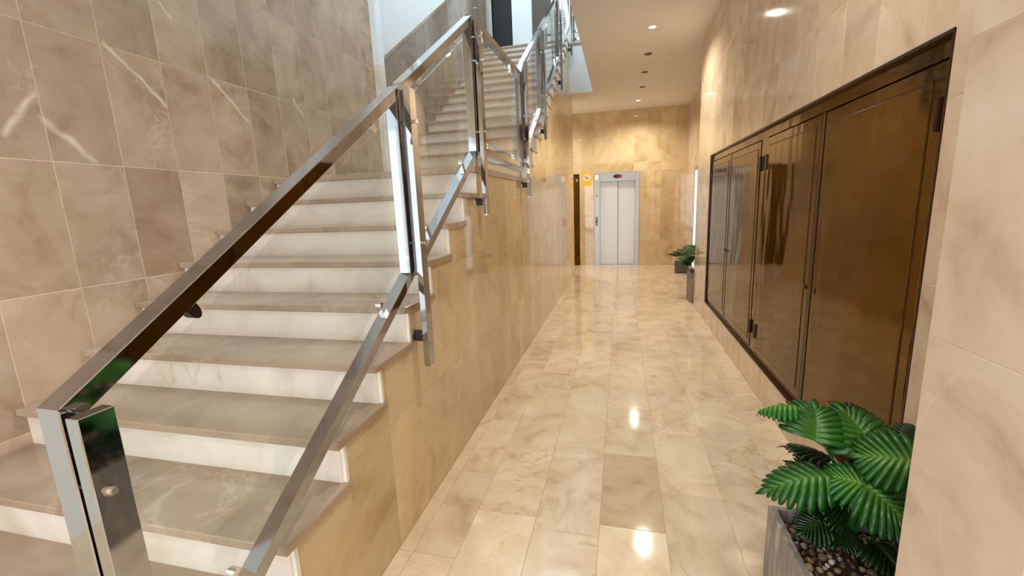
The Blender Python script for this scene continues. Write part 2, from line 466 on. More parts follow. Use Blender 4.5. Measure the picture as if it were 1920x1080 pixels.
obj('plaster_panel', MB().box(XL - 0.006, XL + 0.002, -0.7, 0.015, 0.0, 4.8), 'plaster_cool', wl)
obj('upper_plaster', MB().box(XL - 0.006, XL + 0.002, YF, 4.45, 4.8, ZT), 'plaster_cool', wl)
struct('trim_1', MB().box(XL - 0.01, XL + 0.068, 4.45, 4.56, 3.03, ZT, 0.003), 'trim_cool')
struct('trim_2', MB().box(XL - 0.01, XL + 0.068, 4.45, 4.56, 1.774, 3.03, 0.003), 'riser')

# ------------------------------------------------------------------ stair wall (stringer) with stepped top
prof = []                                        # (y_from, y_to, height)
for k in range(-2, 7):
    y, z = nose1(k); prof.append((y + 0.05, y + G + 0.05, z - 0.032))
prof.append((nose1(7)[0] + 0.05, YN2 + 0.05, 1.774 - 0.042))
for n in range(1, 15):
    y, z = nose2(n); prof.append((y + 0.05, y + G + 0.05, z - 0.032))
prof.append((nose2(15)[0] + 0.05, 8.70, ZU - 0.032))
prof.append((8.70, 9.16, ZC))
def h_at(ya, yb):
    out = []
    for a, b, h in prof:
        lo, hi = max(a, ya), min(b, yb)
        if hi - lo > 1e-4: out.append((lo, hi, h))
    return out
def step_outline(ya, yb, z0, z1):
    seg = [(a, b, min(h, z1)) for a, b, h in h_at(ya, yb) if h > z0 + 0.004]
    if not seg: return None
    pts = [(seg[0][0], z0), (seg[-1][1], z0)]
    for a, b, h in reversed(seg): pts += [(b, h), (a, h)]
    q = []
    for p in pts:
        if not q or (abs(p[0] - q[-1][0]) > 1e-5 or abs(p[1] - q[-1][1]) > 1e-5): q.append(p)
    # drop collinear points on flat tops
    r = [q[i] for i in range(len(q)) if not (abs((q[i][0] - q[i - 1][0]) * (q[(i + 1) % len(q)][1] - q[i][1]) - (q[i][1] - q[i - 1][1]) * (q[(i + 1) % len(q)][0] - q[i][0])) < 1e-9)]
    return r
mb = MB()
for a, b, h in prof:
    mb.box(XS - 0.1, XS - 0.0012, a, b, -0.05, h)
ws = struct('wall_stair', mb, 'grout')
for (y0, y1) in cells(prof[0][0], 9.16, 1.535, 0.3):
    for (z0, z1) in rows(0.0, 4.5):
        seg = h_at(y0, y1)
        if all(h >= z1 for _, _, h in seg):
            slab(ws, 'wall_tile', '+x', XS, y0, y1, z0, z1, 'wall_warm', rnd.choice([0.9, 0.95, 1.0, 1.04]), 0.0025)
        else:
            pts = step_outline(y0 + 0.001, y1 - 0.001, z0 + 0.001, z1 - 0.001)
            if pts:
                obj('wall_tile', MB().prism(pts, 'x', XS - TD, XS), 'wall_warm', ws, origin=(XS, (y0 + y1) / 2, z0), tint=rnd.choice([0.9, 0.95, 1.0, 1.04]))
obj('end_slab', MB().box(XS - 0.11, XS, 9.16, 9.172, 0, ZC), 'wall_warm', ws)

# ------------------------------------------------------------------ right wall, with the cabinet recess
CY0, CY1, CZ0, CZ1 = 1.756, 5.63, 0.236, 2.0
mb = MB()
g = 0.0012
mb.box(XR + g, XR + 0.45, YP - 0.3, CY0, -0.05, ZC)
mb.box(XR + g, XR + 0.45, CY1, 6.47 - g, -0.05, ZC)
mb.box(XR + g, XR + 0.45, CY0, CY1, CZ1, ZC)
mb.box(XR + g, XR + 0.45, CY0, CY1, -0.05, CZ0)
mb.box(XR + 0.25, XR + 0.45, CY0, CY1, CZ0, CZ1)
wr = struct('wall_right', mb, 'grout')
ycell = cells(YP, CY0, 1.615, 0.3), cells(CY0, CY1, 1.915, 0.3), cells(CY1, 6.47, 5.815, 0.3)
tn = lambda: rnd.choice([0.94, 0.97, 1.0, 1.0, 1.03])
for part, cs in enumerate(ycell):
    for (y0, y1) in cs:
        rr = rows(0, ZC) if part != 1 else ([(0.0, CZ0)] + rows(CZ1, ZC))
        for (z0, z1) in rr:
            slab(wr, 'wall_tile', '-x', XR, y0, y1, z0, z1, 'wall', tn(), 0.0025)
for (x0, x1) in ((XR, XR + 0.2), (XR + 0.2, XR + 0.4)):
    for (z0, z1) in rows(0, ZC): slab(wr, 'wall_tile', '+y', 6.47, x0, x1, z0, z1, 'wall', tn())
# near pier that narrows the hall beside the viewer
wn = struct('wall_right_near', MB().box(XN + g, XR + 0.45, YF, YP - g, -0.05, ZC), 'grout')
for (y0, y1) in cells(-0.9, YP, 1.093 - 0.3, 0.3):
    for (z0, z1) in rows(0, ZC): slab(wn, 'wall_tile', '-x', XN, y0, y1, z0, z1, 'wall', rnd.choice([0.99, 1.0, 1.01]), 0.0012)
for (x0, x1) in ((XN, XN + 0.18), (XN + 0.18, XR)):
    for (z0, z1) in rows(0, ZC): slab(wn, 'wall_tile', '+y', YP, x0, x1, z0, z1, 'wall', tn())
# recess wall beyond the right wall
XQ = 1.43
wq = struct('wall_recess', MB().box(XQ + g, XQ + 0.3, 6.3, YE + 0.2, -0.05, ZC), 'grout')
for (y0, y1) in cells(6.47, 8.95, 6.55, 0.3):
    for (z0, z1) in rows(0, ZC): slab(wq, 'wall_tile', '-x', XQ, y0, y1, z0, z1, 'wall', tn())
for (y0, y1) in cells(9.4, YE, 9.7, 0.3):
    for (z0, z1) in rows(0, ZC): slab(wq, 'wall_tile', '-x', XQ, y0, y1, z0, z1, 'wall', tn())
for (y0, y1) in cells(8.95, 9.4, 9.25, 0.3):
    for (z0, z1) in rows(2.12, ZC): slab(wq, 'wall_tile', '-x', XQ, y0, y1, z0, z1, 'wall', tn())
# glazed side door in the recess
d1 = struct('door_1', MB().box(XQ - 0.02, XQ + 0.01, 8.95, 9.0, 0, 2.12).box(XQ - 0.02, XQ + 0.01, 9.35, 9.4, 0, 2.12).box(XQ - 0.02, XQ + 0.01, 9.0, 9.35, 2.06, 2.12).box(XQ - 0.02, XQ + 0.01, 9.0, 9.35, 0.0, 0.14), 'steel')
obj('glass_pane', MB().box(XQ - 0.008, XQ, 9.0, 9.35, 0.14, 2.06), 'daylit_pane', d1)
obj('door_handle', MB().cyl((XQ - 0.05, 9.32, 0.95), (XQ - 0.05, 9.32, 1.25), 0.01).cyl((XQ - 0.05, 9.32, 0.97), (XQ, 9.32, 0.97), 0.006).cyl((XQ - 0.05, 9.32, 1.23), (XQ, 9.32, 1.23), 0.006), 'bolt', d1)

# ------------------------------------------------------------------ lift wall
EX0, EX1, EZ = -0.629, 0.403, 2.188
BX0, BX1 = -1.62, -0.98
mb = MB()
mb.box(-2.3, BX0, YE + g, YE + 0.3, -0.05, ZC); mb.box(BX1, EX0, YE + g, YE + 0.3, -0.05, ZC)
mb.box(EX1, XQ + 0.1, YE + g, YE + 0.3, -0.05, ZC); mb.box(BX0, BX1, YE + g, YE + 0.3, EZ, ZC); mb.box(EX0, EX1, YE + g, YE + 0.3, EZ, ZC)
mb.box(-2.3, XQ + 0.1, YE + 0.3, YE + 0.4, -0.05, ZC)
wb = struct('wall_back', mb, 'grout')
def back(x0, x1, z0, z1):
    for (a, b) in cells(x0, x1, 0.579, 0.3):
        for (c, d) in rows(z0, z1): slab(wb, 'wall_tile', '-y', YE, a, b, c, d, 'wall_warm', rnd.choice([0.92, 0.97, 1.0, 1.03, 1.06]), 0.0025)
back(-2.3, BX0, 0, EZ); back(BX1, EX0, 0, EZ); back(EX1, XQ, 0, EZ); back(-2.3, XQ, EZ, ZC)
struct('wall_passage', MB().box(-2.45, -2.3, 9.0, YE + 0.3, -0.05, ZC), 'plaster')
struct('wall_passage_near', MB().box(-2.45, XS - 0.11, 9.0, 9.16, -0.05, ZC), 'plaster')

# ------------------------------------------------------------------ ceiling and upper floor
XO, YO = -0.527, 8.70
cl = MB()
cl.box(XO, 1.9, YF, YE + 0.3, ZC, ZU - 0.03)
cl.box(XL - 0.1, XO, YO, YE + 0.3, ZC, ZU - 0.03)
ce = struct('ceiling', cl, 'plaster')
obj('slab_edge', MB().box(XS, XO, YO - 0.012, YO, ZC, ZU - 0.06), 'plaster_cool', ce)
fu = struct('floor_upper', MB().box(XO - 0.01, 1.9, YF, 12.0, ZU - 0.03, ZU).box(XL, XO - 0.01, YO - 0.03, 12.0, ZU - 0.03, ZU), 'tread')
struct('ceiling_upper', MB().box(XL - 0.2, 1.9, YF - 0.1, 12.1, ZT, ZT + 0.1), 'plaster_cool')
struct('wall_right_upper', MB().box(1.8, 1.9, YF, 12.0, ZU, ZT), 'plaster_cool')
struct('wall_front_upper', MB().box(XL - 0.2, 1.9, YF - 0.1, YF, ZC - 0.4, ZT), 'plaster')
YB = 9.0
wbu = struct('wall_back_upper', MB().box(-1.705, 1.8, YB, YB + 0.2, ZU, ZT).box(-2.51, -1.705, YB, YB + 0.2, ZU + 2.15, ZT).box(XL, -2.51, YB, YB + 0.2, ZU, ZT), 'plaster')
obj('dark_wall_panel', MB().box(-1.705, -1.33, YB - 0.012, YB, ZU, ZU + 2.3), 'darkwood', wbu)
obj('white_wall_panel', MB().box(-1.33, -0.95, YB - 0.012, YB, ZU, ZU + 2.3), 'plaster_cool', wbu)
d2 = struct('door_2', MB().box(-2.565, -2.51, YB - 0.03, YB + 0.12, ZU, ZU + 2.15).box(-2.51, -1.705, YB - 0.03, YB + 0.12, ZU + 2.09, ZU + 2.15), 'steel')
obj('door_leaf', MB().box(-2.11, -1.705, YB + 0.01, YB + 0.05, ZU, ZU + 2.09), 'plaster_cool', d2)
obj('door_void', MB().box(-2.51, -2.11, YB + 0.06, YB + 0.1, ZU, ZU + 2.09), 'black', d2)

# ------------------------------------------------------------------ entrance behind the viewer (seen only in reflections)
we = MB()
we.box(XL - 0.2, -2.45, YF - 0.1, YF, -0.05, ZC); we.box(0.45, 1.9, YF - 0.1, YF, -0.05, ZC); we.box(-2.45, 0.45, YF - 0.1, YF, 2.8, ZC)
struct('wall_front', we, 'wall')
wi = struct('window_1', MB().box(XL - 0.06, XL, -2.8, -2.74, 0, 2.75).box(XL - 0.06, XL, -0.76, -0.70, 0, 2.75).box(XL - 0.06, XL, -1.48, -1.42, 0, 2.75).box(XL - 0.06, XL, -2.74, -0.76, 2.69, 2.75).box(XL - 0.06, XL, -2.74, -0.76, 0.0, 0.08).box(XL - 0.06, XL, -2.74, -0.76, 0.9, 0.94), 'steel')
d4 = struct('door_4', MB().box(-2.45, -2.39, YF - 0.06, YF, 0, 2.8).box(0.39, 0.45, YF - 0.06, YF, 0, 2.8).box(-1.03, -0.97, YF - 0.06, YF, 0, 2.8).box(-2.39, 0.39, YF - 0.06, YF, 2.74, 2.8), 'steel')
obj('glass_pane', MB().box(-2.39, -1.03, YF - 0.034, YF - 0.026, 0, 2.74), 'glass', d4)
obj('glass_pane', MB().box(-0.97, 0.39, YF - 0.034, YF - 0.026, 0, 2.74), 'glass', d4)
obj('glass_pane', MB().box(XL - 0.034, XL - 0.026, -2.74, -1.48, 0.08, 2.69), 'glass', wi)
obj('glass_pane', MB().box(XL - 0.034, XL - 0.026, -1.42, -0.76, 0.08, 2.69), 'glass', wi)

# ------------------------------------------------------------------ staircase
st = thing('staircase', 'cream marble staircase climbing in two flights beside the left wall', 'staircase', ((XL + XS) / 2, 0.36, 0))
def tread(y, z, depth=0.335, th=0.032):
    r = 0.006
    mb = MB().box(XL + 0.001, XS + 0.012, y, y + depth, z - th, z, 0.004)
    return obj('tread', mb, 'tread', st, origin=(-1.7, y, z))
def riser(y, z0, z1):
    obj('riser', MB().box(XL + 0.001, XS - 0.012, y + 0.032, y + 0.052, z0, z1), 'riser', st, origin=(-1.7, y, z0))
    obj('riser_end_trim', MB().box(XS - 0.012, XS + 0.004, y + 0.036, y + 0.05, z0 + 0.001, z1 - 0.001), 'trim_white', st)
for k in range(-2, 7):
    y, z = nose1(k)
    tread(y, z); riser(y, z - R + (0.0 if k > -2 else 0.0), z - 0.032)
y, z = nose1(7)
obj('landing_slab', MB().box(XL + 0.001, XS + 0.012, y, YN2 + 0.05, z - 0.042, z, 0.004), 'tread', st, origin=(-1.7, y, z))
riser(y, z - R, z - 0.042)
obj('landing_bright_band', MB().box(XS - 0.03, XS + 0.004, nose1(7)[0] + 0.03, YN2 + 0.03, z, z + 0.062, 0.002), 'trim_white', st, origin=(XS, 3.6, z))  # added white strip standing in for the bright reflection along the landing edge
for n in range(1, 16):
    y, z = nose2(n)
    tread(y, z, 0.335 if n < 15 else 0.29); riser(y, z - R, z - 0.032)

# ------------------------------------------------------------------ balustrade
KR = 1.07
def ky(y): return y * KR
def kz(z): return 1.5 + (z - 1.5) * KR
XA, XB = -0.917 * KR, -0.867 * KR          # tube width
PX0, PX1 = -0.852 * KR, -0.825 * KR        # post bar, outside the panels
GX = -0.903 * KR                           # glass plane
def inset(P, ts):
    """inner polygon of a convex outline, each edge moved in by its own thickness"""
    n = len(P); L = []
    ctr = (sum(p[0] for p in P) / n, sum(p[1] for p in P) / n)
    for i in range(n):
        a, b = P[i], P[(i + 1) % n]
        d = (b[0] - a[0], b[1] - a[1]); l = math.hypot(*d); nn = (-d[1] / l, d[0] / l)
        if (ctr[0] - a[0]) * nn[0] + (ctr[1] - a[1]) * nn[1] < 0: nn = (-nn[0], -nn[1])
        L.append(((a[0] + nn[0] * ts[i], a[1] + nn[1] * ts[i]), d))
    Q = []
    for i in range(n):
        (p, d), (q, e) = L[i - 1], L[i]
        den = d[0] * e[1] - d[1] * e[0]
        s = ((q[0] - p[0]) * e[1] - (q[1] - p[1]) * e[0]) / den
        Q.append((p[0] + d[0] * s, p[1] + d[1] * s))
    return Q
def chamfer_prism(quad):
    mb = MB(); c = 0.002
    q = inset(quad, [c] * 4)
    n = 4
    vs = [(XA, *p) for p in q] + [(XA + c, *p) for p in quad] + [(XB - c, *p) for p in quad] + [(XB, *p) for p in q]
    fs = [(0, 1, 2, 3), (12, 13, 14, 15)]
    for r in range(3):
        for i in range(4):
            j = (i + 1) % 4
            fs.append((r * 4 + i, r * 4 + j, r * 4 + 4 + j, r * 4 + 4 + i))
    return mb.add(vs, fs)
def panel(label, P, top_clips, bot_clips, dark=False, extra=None):
    """P = outline (y,z): bottom front, top front, top rear, bottom rear"""
    P = [(ky(a), kz(b)) for a, b in P]
    top_clips = [ky(v) for v in top_clips]; bot_clips = [ky(v) for v in bot_clips]
    t = thing('balustrade_panel', label, 'balustrade', ((XA + XB) / 2, P[0][0], P[0][1]), 'chrome and glass balustrade panels up the stairs')
    Q = inset(P, [0.0405] * 4)
    for i, nm in enumerate(('front_stile', 'handrail', 'rear_stile', 'bottom_rail')):
        j = (i + 1) % 4
        obj(nm, chamfer_prism([P[i], P[j], Q[j], Q[i]]), 'chrome', t)
    gp = inset(P, [0.09] * 4)
    obj('glass_pane', MB().prism(gp, 'x', GX - 0.004, GX + 0.004), 'glass', t)
    def clip(y, edge, sgn):
        a, b = (Q[1], Q[2]) if edge == 'top' else (Q[0], Q[3])
        u = (y - a[0]) / (b[0] - a[0]); z = a[1] + (b[1] - a[1]) * u
        s = -1 if edge == 'top' else 1
        d = Vector((0, b[0] - a[0], b[1] - a[1])).normalized(); nrm = Vector((0, -d.z, d.y)) * s
        pts = []
        for k in range(9):
            an = math.pi * k / 8
            v = Vector((0, y, z)) + nrm * 0.024 + d * 0.014 * math.cos(an) + nrm * 0.024 * math.sin(an)
            pts.append((v.y, v.z))
        for du in (-0.014, 0.014):
            v = Vector((0, y, z)) + d * du + nrm * 0.0; pts.append((v.y, v.z))
        obj('glass_clip', MB().prism(pts, 'x', GX - 0.012, GX + 0.012), 'dark_clip' if (edge == 'top' and dark and y < 1) else 'bolt', t)
    for y in top_clips: clip(y, 'top', -1)
    for y in bot_clips: clip(y, 'bot', 1)
    if extra: extra(t)
    return t
panel('long glass balustrade panel of the lower stair flight with thick dark handrail', [(0.445, 0.406), (0.445, 1.209), (1.683, 1.993), (1.683, 1.218)],
      (0.70, 1.49), (0.72, 1.46), True)
panel('short glass balustrade panel just below the stair landing', [(1.715, 1.217), (1.715, 2.013), (2.655, 2.617), (2.655, 1.823)],
      (1.93, 2.43), (1.91, 2.44))
panel('level glass balustrade panel along the edge of the stair landing', [(2.69, 1.845), (2.69, 2.64), (3.97, 2.66), (3.97, 1.845)],
      (2.95, 3.7), (2.95, 3.7))
def ub(y): return nose2(1)[1] + R / G * (y - YN2) + 0.29
def ut(y): return 2.70 + 0.635 * (y - 3.98)
def upanel(label, ya, yb, ext=None):
    panel(label, [(ya, ub(ya)), (ya, ut(ya)), (yb, ut(yb)), (yb, ub(yb))], (ya + 0.25, yb - 0.25), (ya + 0.25, yb - 0.25), extra=ext)
def elbow(t):
    a, b = 3.975, 4.085
    obj('handrail_elbow', chamfer_prism([(ky(p), kz(q)) for p, q in ((a, 2.62), (a, 2.66), (b, ut(b)), (b, ut(b) - 0.046))]), 'chrome', t)
upanel('glass balustrade panel at the foot of the upper stair flight', 4.09, 5.04, elbow)
upanel('glass balustrade panel halfway up the upper stair flight', 5.08, 6.57)
upanel('glass balustrade panel at the head of the upper stair flight', 6.61, 7.93)
# guard on the upper floor edge
t = thing('landing_guard', 'steel guard rail with glass on the upper floor edge beside the stair head', 'guard rail', (-0.7, YO + 0.06, ZU))
for nm, a in (('bottom_rail', (ZU + 0.06, ZU + 0.10)), ('lower_bar', (ZU + 0.20, ZU + 0.23)), ('handrail', (ZU + 0.95, ZU + 0.99))):
    obj(nm, MB().box(-0.90, XO + 0.02, YO + 0.04, YO + 0.08, *a, 0.002), 'chrome', t)
for x in (-0.90, XO - 0.02):
    obj('post', MB().box(x, x + 0.035, YO + 0.045, YO + 0.075, ZU, ZU + 0.95, 0.002), 'chrome', t)
obj('glass_pane', MB().box(-0.86, XO - 0.03, YO + 0.056, YO + 0.064, ZU + 0.24, ZU + 0.93), 'glass', t)

def post(label, y, z0, z1, zb, pins, d=0.055, foot=False):
    y, z0, z1, d = ky(y), (z0 if foot else kz(z0)), kz(z1), d * KR
    zb = kz(zb) if zb is not None else None; pins = [(kz(a_), ky(b_)) for a_, b_ in pins]
    t = thing('railing_post', label, 'post', ((PX0 + PX1) / 2, y + d / 2, z0), 'flat steel posts bolted to the stair wall')
    obj('bar', MB().box(PX0, PX1, y, y + d, z0, z1, 0.0015), 'chrome', t)
    yc = y + d / 2
    if zb is not None:
        obj('wall_bracket', MB().box(XS + 0.008, PX0, yc - 0.013, yc + 0.013, zb - 0.025, zb + 0.025, 0.002), 'dark_clip', t)
        obj('wall_plate', MB().cyl((XS, yc, zb), (XS + 0.008, yc, zb), 0.03, 18), 'bolt', t)
        obj('end_cap', MB().box(PX0 - 0.002, PX1 + 0.002, y - 0.002, y + d + 0.002, z0 - 0.006, z0), 'bolt', t)
    for (za, yp) in pins:
        obj('pin', MB().cyl((XB, yp, za), (PX0, yp, za), 0.0065, 10).cyl((PX1, yp, za), (PX1 + 0.012, yp, za), 0.0065, 10).cyl((PX1 + 0.012, yp, za), (PX1 + 0.016, yp, za), 0.011, 10), 'bolt', t)
    if foot:
        obj('foot_plate', MB().box(PX0 - 0.03, PX1 + 0.03, y - 0.03, y + d + 0.03, 0.0, 0.01, 0.002), 'bolt', t)
        zc_ = kz(1.06); yc_ = y + 0.022
        obj('bolt_head', MB().cyl((PX1, yc_, zc_), (PX1 + 0.004, yc_, zc_), 0.0095, 16).cyl((PX1 + 0.004, yc_, zc_), (PX1 + 0.012, yc_, zc_), 0.0065, 6), 'bolt', t)
        obj('bolt_sleeve', MB().cyl((XB, yc_, zc_), (PX0, yc_, zc_), 0.006, 10), 'bolt', t)
    return t
post('wide dark newel post at the foot of the balustrade', 0.4425, 0.01, 1.197, None, [], 0.0525, True)
post('steel post hung on the stair wall between the two lower glass panels', 1.675, 0.812, 1.985, 0.945, [(1.855, 1.70), (1.36, 1.70)])
post('steel post hung on the wall at the front corner of the landing', 2.640, 1.456, 2.648, 1.535, [(2.50, 2.66), (2.37, 2.66), (1.96, 2.66)])
post('steel post hung on the wall at the back corner of the landing', 4.00, 1.585, 2.756, 1.69, [(2.30, 4.03), (2.10, 4.03)])
post('steel post between the first and second panels of the upper flight', 5.02, 2.23, 3.36, 2.32, [(3.15, 5.045), (2.7, 5.045)])
post('steel post between the second and last panels of the upper flight', 6.55, 3.11, 4.33, 3.22, [(4.0, 6.575), (3.6, 6.575)])
post('tall steel post at the head of the upper flight', 7.94, 3.99, 5.36, 4.09, [(4.95, 7.92), (4.6, 7.92)])

# ------------------------------------------------------------------ bronze cabinet in the right wall
cb = thing('utility_cabinet', 'long bronze lacquered utility cabinet with four doors set into the right wall', 'cabinet', (XR + 0.1, (CY0 + CY1) / 2, CZ0))
FX = XR + 0.020
mb = MB()
mb.box(FX, FX + 0.03, CY0 + 0.002, CY1 - 0.002, CZ1 - 0.075, CZ1 - 0.002); mb.box(FX, FX + 0.03, CY0 + 0.002, CY1 - 0.002, CZ0 + 0.002, CZ0 + 0.045)
mb.box(FX, FX + 0.03, CY0 + 0.002, CY0 + 0.035, CZ0 + 0.045, CZ1 - 0.075); mb.box(FX, FX + 0.03, CY1 - 0.035, CY1 - 0.002, CZ0 + 0.045, CZ1 - 0.075)
mb.box(FX, FX + 0.03, 3.615, 3.745, CZ0 + 0.045, CZ1 - 0.075)
obj('frame', mb, 'bronze', cb)
mb = MB()
mb.box(XR - 0.004, FX + 0.004, CY0, CY1, CZ1 - 0.012, CZ1); mb.box(XR - 0.004, FX + 0.004, CY0, CY1, CZ0, CZ0 + 0.010)
mb.box(XR - 0.002, FX + 0.004, CY0, CY0 + 0.008, CZ0, CZ1); mb.box(XR - 0.002, FX + 0.004, CY1 - 0.008, CY1, CZ0, CZ1)
obj('edge_trim', mb, 'bronze_dark', cb)
obj('carcass', MB().box(FX + 0.03, XR + 0.24, CY0 + 0.004, CY1 - 0.004, CZ0 + 0.004, CZ1 - 0.004), 'bronze_dark', cb)
def cab_door(ya, yb, hinge):
    z0, z1 = CZ0 + 0.053, CZ1 - 0.083
    d = obj('door', MB().box(FX - 0.004, FX + 0.02, ya, yb, z0, z1, 0.002), 'bronze', cb, origin=(FX, (ya + yb) / 2, (z0 + z1) / 2))
    e = 0.052                                      # pressed groove round the raised centre panel
    gm = MB()
    gm.box(FX - 0.0055, FX - 0.004, ya + e, yb - e, z1 - e - 0.006, z1 - e); gm.box(FX - 0.0055, FX - 0.004, ya + e, yb - e, z0 + e, z0 + e + 0.006)
    gm.box(FX - 0.0055, FX - 0.004, ya + e, ya + e + 0.006, z0 + e, z1 - e); gm.box(FX - 0.0055, FX - 0.004, yb - e - 0.006, yb - e, z0 + e, z1 - e)
    obj('groove', gm, 'bronze_dark', d)
    obj('raised_panel', MB().box(FX - 0.0075, FX - 0.003, ya + e + 0.007, yb - e - 0.007, z0 + e + 0.007, z1 - e - 0.007, 0.0015), 'bronze', d)
    hy = ya + 0.004 if hinge == 'near' else yb - 0.004
    for hz in (z0 + 0.17, z1 - 0.17):
        obj('hinge', MB().cyl((FX - 0.010, hy, hz - 0.055), (FX - 0.010, hy, hz + 0.055), 0.011, 10).box(FX - 0.008, FX - 0.003, hy - 0.022, hy + 0.022, hz - 0.045, hz + 0.045), 'bronze_dark', d)
    ky = yb - 0.04 if hinge == 'near' else ya + 0.04
    obj('lock', MB().cyl((FX - 0.012, ky, 0.98), (FX - 0.004, ky, 0.98), 0.014, 14), 'bronze_dark', d)
cab_door(1.80, 2.662, 'near'); cab_door(2.715, 3.607, 'far'); cab_door(3.753, 4.66, 'near'); cab_door(4.705, 5.588, 'far')
obj('meeting_stile', MB().box(FX - 0.006, FX + 0.02, 2.672, 2.705, CZ0 + 0.05, CZ1 - 0.08), 'bronze_dark', cb)
obj('meeting_stile', MB().box(FX - 0.006, FX + 0.02, 4.668, 4.697, CZ0 + 0.05, CZ1 - 0.08), 'bronze_dark', cb)

# ------------------------------------------------------------------ lift
el = thing('elevator', 'brushed steel elevator entrance with two closed sliding doors', 'elevator', ((EX0 + EX1) / 2, YE, 0))
mb = MB()
mb.box(EX0, -0.497, YE - 0.012, YE + 0.2, 0, EZ, 0.003); mb.box(0.315, EX1, YE - 0.012, YE + 0.2, 0, EZ, 0.003)
obj('jamb', MB().box(EX0, -0.497, YE - 0.012, YE + 0.2, 0, EZ, 0.003), 'steel', el)
obj('jamb', MB().box(0.315, EX1, YE - 0.012, YE + 0.2, 0, EZ, 0.003), 'steel', el)
hd = obj('header', MB().box(-0.497, 0.315, YE - 0.010, YE + 0.2, 1.985, EZ, 0.003), 'steel', el)
obj('door_panel', MB().box(-0.497, -0.083, YE + 0.06, YE + 0.085, 0.012, 1.985, 0.002), 'lift_door', el, tint=1)
obj('door_panel', MB().box(-0.075, 0.315, YE + 0.085, YE + 0.11, 0.012, 1.985, 0.002), 'lift_door', el)
obj('sill', MB().box(-0.497, 0.315, YE - 0.005, YE + 0.2, 0.0, 0.012), 'steel', el)
obj('shaft_back', MB().box(-0.6, 0.38, YE + 0.15, YE + 0.2, 0, 2.1), 'black', el)
def ell(cx, cz, rx, rz, n=24): return [(cx + rx * math.cos(2 * math.pi * i / n), cz + rz * math.sin(2 * math.pi * i / n)) for i in range(n)]
dp = obj('floor_display', MB().prism(ell(-0.105, 2.095, 0.145, 0.058), 'y', YE - 0.018, YE - 0.01), 'steel', el)
obj('display_window', MB().prism(ell(-0.085, 2.095, 0.105, 0.045), 'y', YE - 0.022, YE - 0.017), 'black', dp)
mb = MB()
for (a, b, c, d_) in ((-0.075, -0.035, 2.122, 2.130), (-0.075, -0.035, 2.058, 2.066), (-0.082, -0.074, 2.062, 2.126), (-0.036, -0.028, 2.062, 2.126), (-0.012, -0.003, 2.062, 2.126)):
    mb.box(a, b, YE - 0.0245, YE - 0.0215, c, d_)
obj('floor_digit', mb, 'led_red', dp)
cp = obj('call_panel', MB().box(-0.605, -0.545, YE - 0.018, YE - 0.012, 0.96, 1.17, 0.002), 'call_plate', el)
obj('call_button', MB().cyl((-0.575, YE - 0.024, 1.06), (-0.575, YE - 0.018, 1.06), 0.018, 16), 'black', cp)
obj('key_switch', MB().cyl((-0.565, YE - 0.02, 1.67), (-0.565, YE - 0.012, 1.67), 0.016, 14), 'black', el)
obj('notice_label', MB().box(-0.615, -0.53, YE - 0.0135, YE - 0.012, 2.03, 2.15), 'white_print', el)

# bronze door at the left end of the lift wall
d3 = struct('door_3', MB().box(BX0, BX0 + 0.04, YE - 0.012, YE + 0.06, 0, EZ).box(BX1 - 0.03, BX1, YE - 0.012, YE + 0.06, 0, EZ).box(BX0 + 0.04, BX1 - 0.03, YE - 0.012, YE + 0.06, EZ - 0.04, EZ), 'bronze_dark')
obj('door_leaf', MB().box(BX0 + 0.042, BX1 - 0.032, YE + 0.0, YE + 0.04, 0.004, EZ - 0.042, 0.002), 'bronze', d3)
obj('door_lock', MB().cyl((BX1 - 0.055, YE - 0.01, 1.66), (BX1 - 0.055, YE, 1.66), 0.018, 14), 'black', d3)
obj('vent_plate', MB().box(BX1 - 0.08, BX1 - 0.035, YE - 0.006, YE, 2.02, 2.07), 'steel', d3)

# safety notice beside the lift
sg = thing('safety_notice', 'small yellow notice with a round pictogram on the marble left of the elevator', 'sign', (-0.79, YE, 1.91))
obj('backing', MB().box(-0.895, -0.695, YE - 0.004, YE, 1.915, 2.205), 'yellow', sg)
obj('pictogram_disc', MB().prism(ell(-0.795, 2.095, 0.082, 0.075), 'y', YE - 0.006, YE - 0.004), 'white_print', sg)
obj('pictogram_ring', MB().prism(ell(-0.795, 2.095, 0.058, 0.056), 'y', YE - 0.0068, YE - 0.006), 'red_print', sg)
obj('pictogram_centre', MB().prism(ell(-0.795, 2.095, 0.046, 0.044), 'y', YE - 0.0076, YE - 0.0068), 'white_print', sg)
obj('pictogram_figure', MB().prism([(-0.832, 2.108), (-0.815, 2.128), (-0.762, 2.082), (-0.776, 2.062)], 'y', YE - 0.0086, YE - 0.0076), 'black_print', sg)

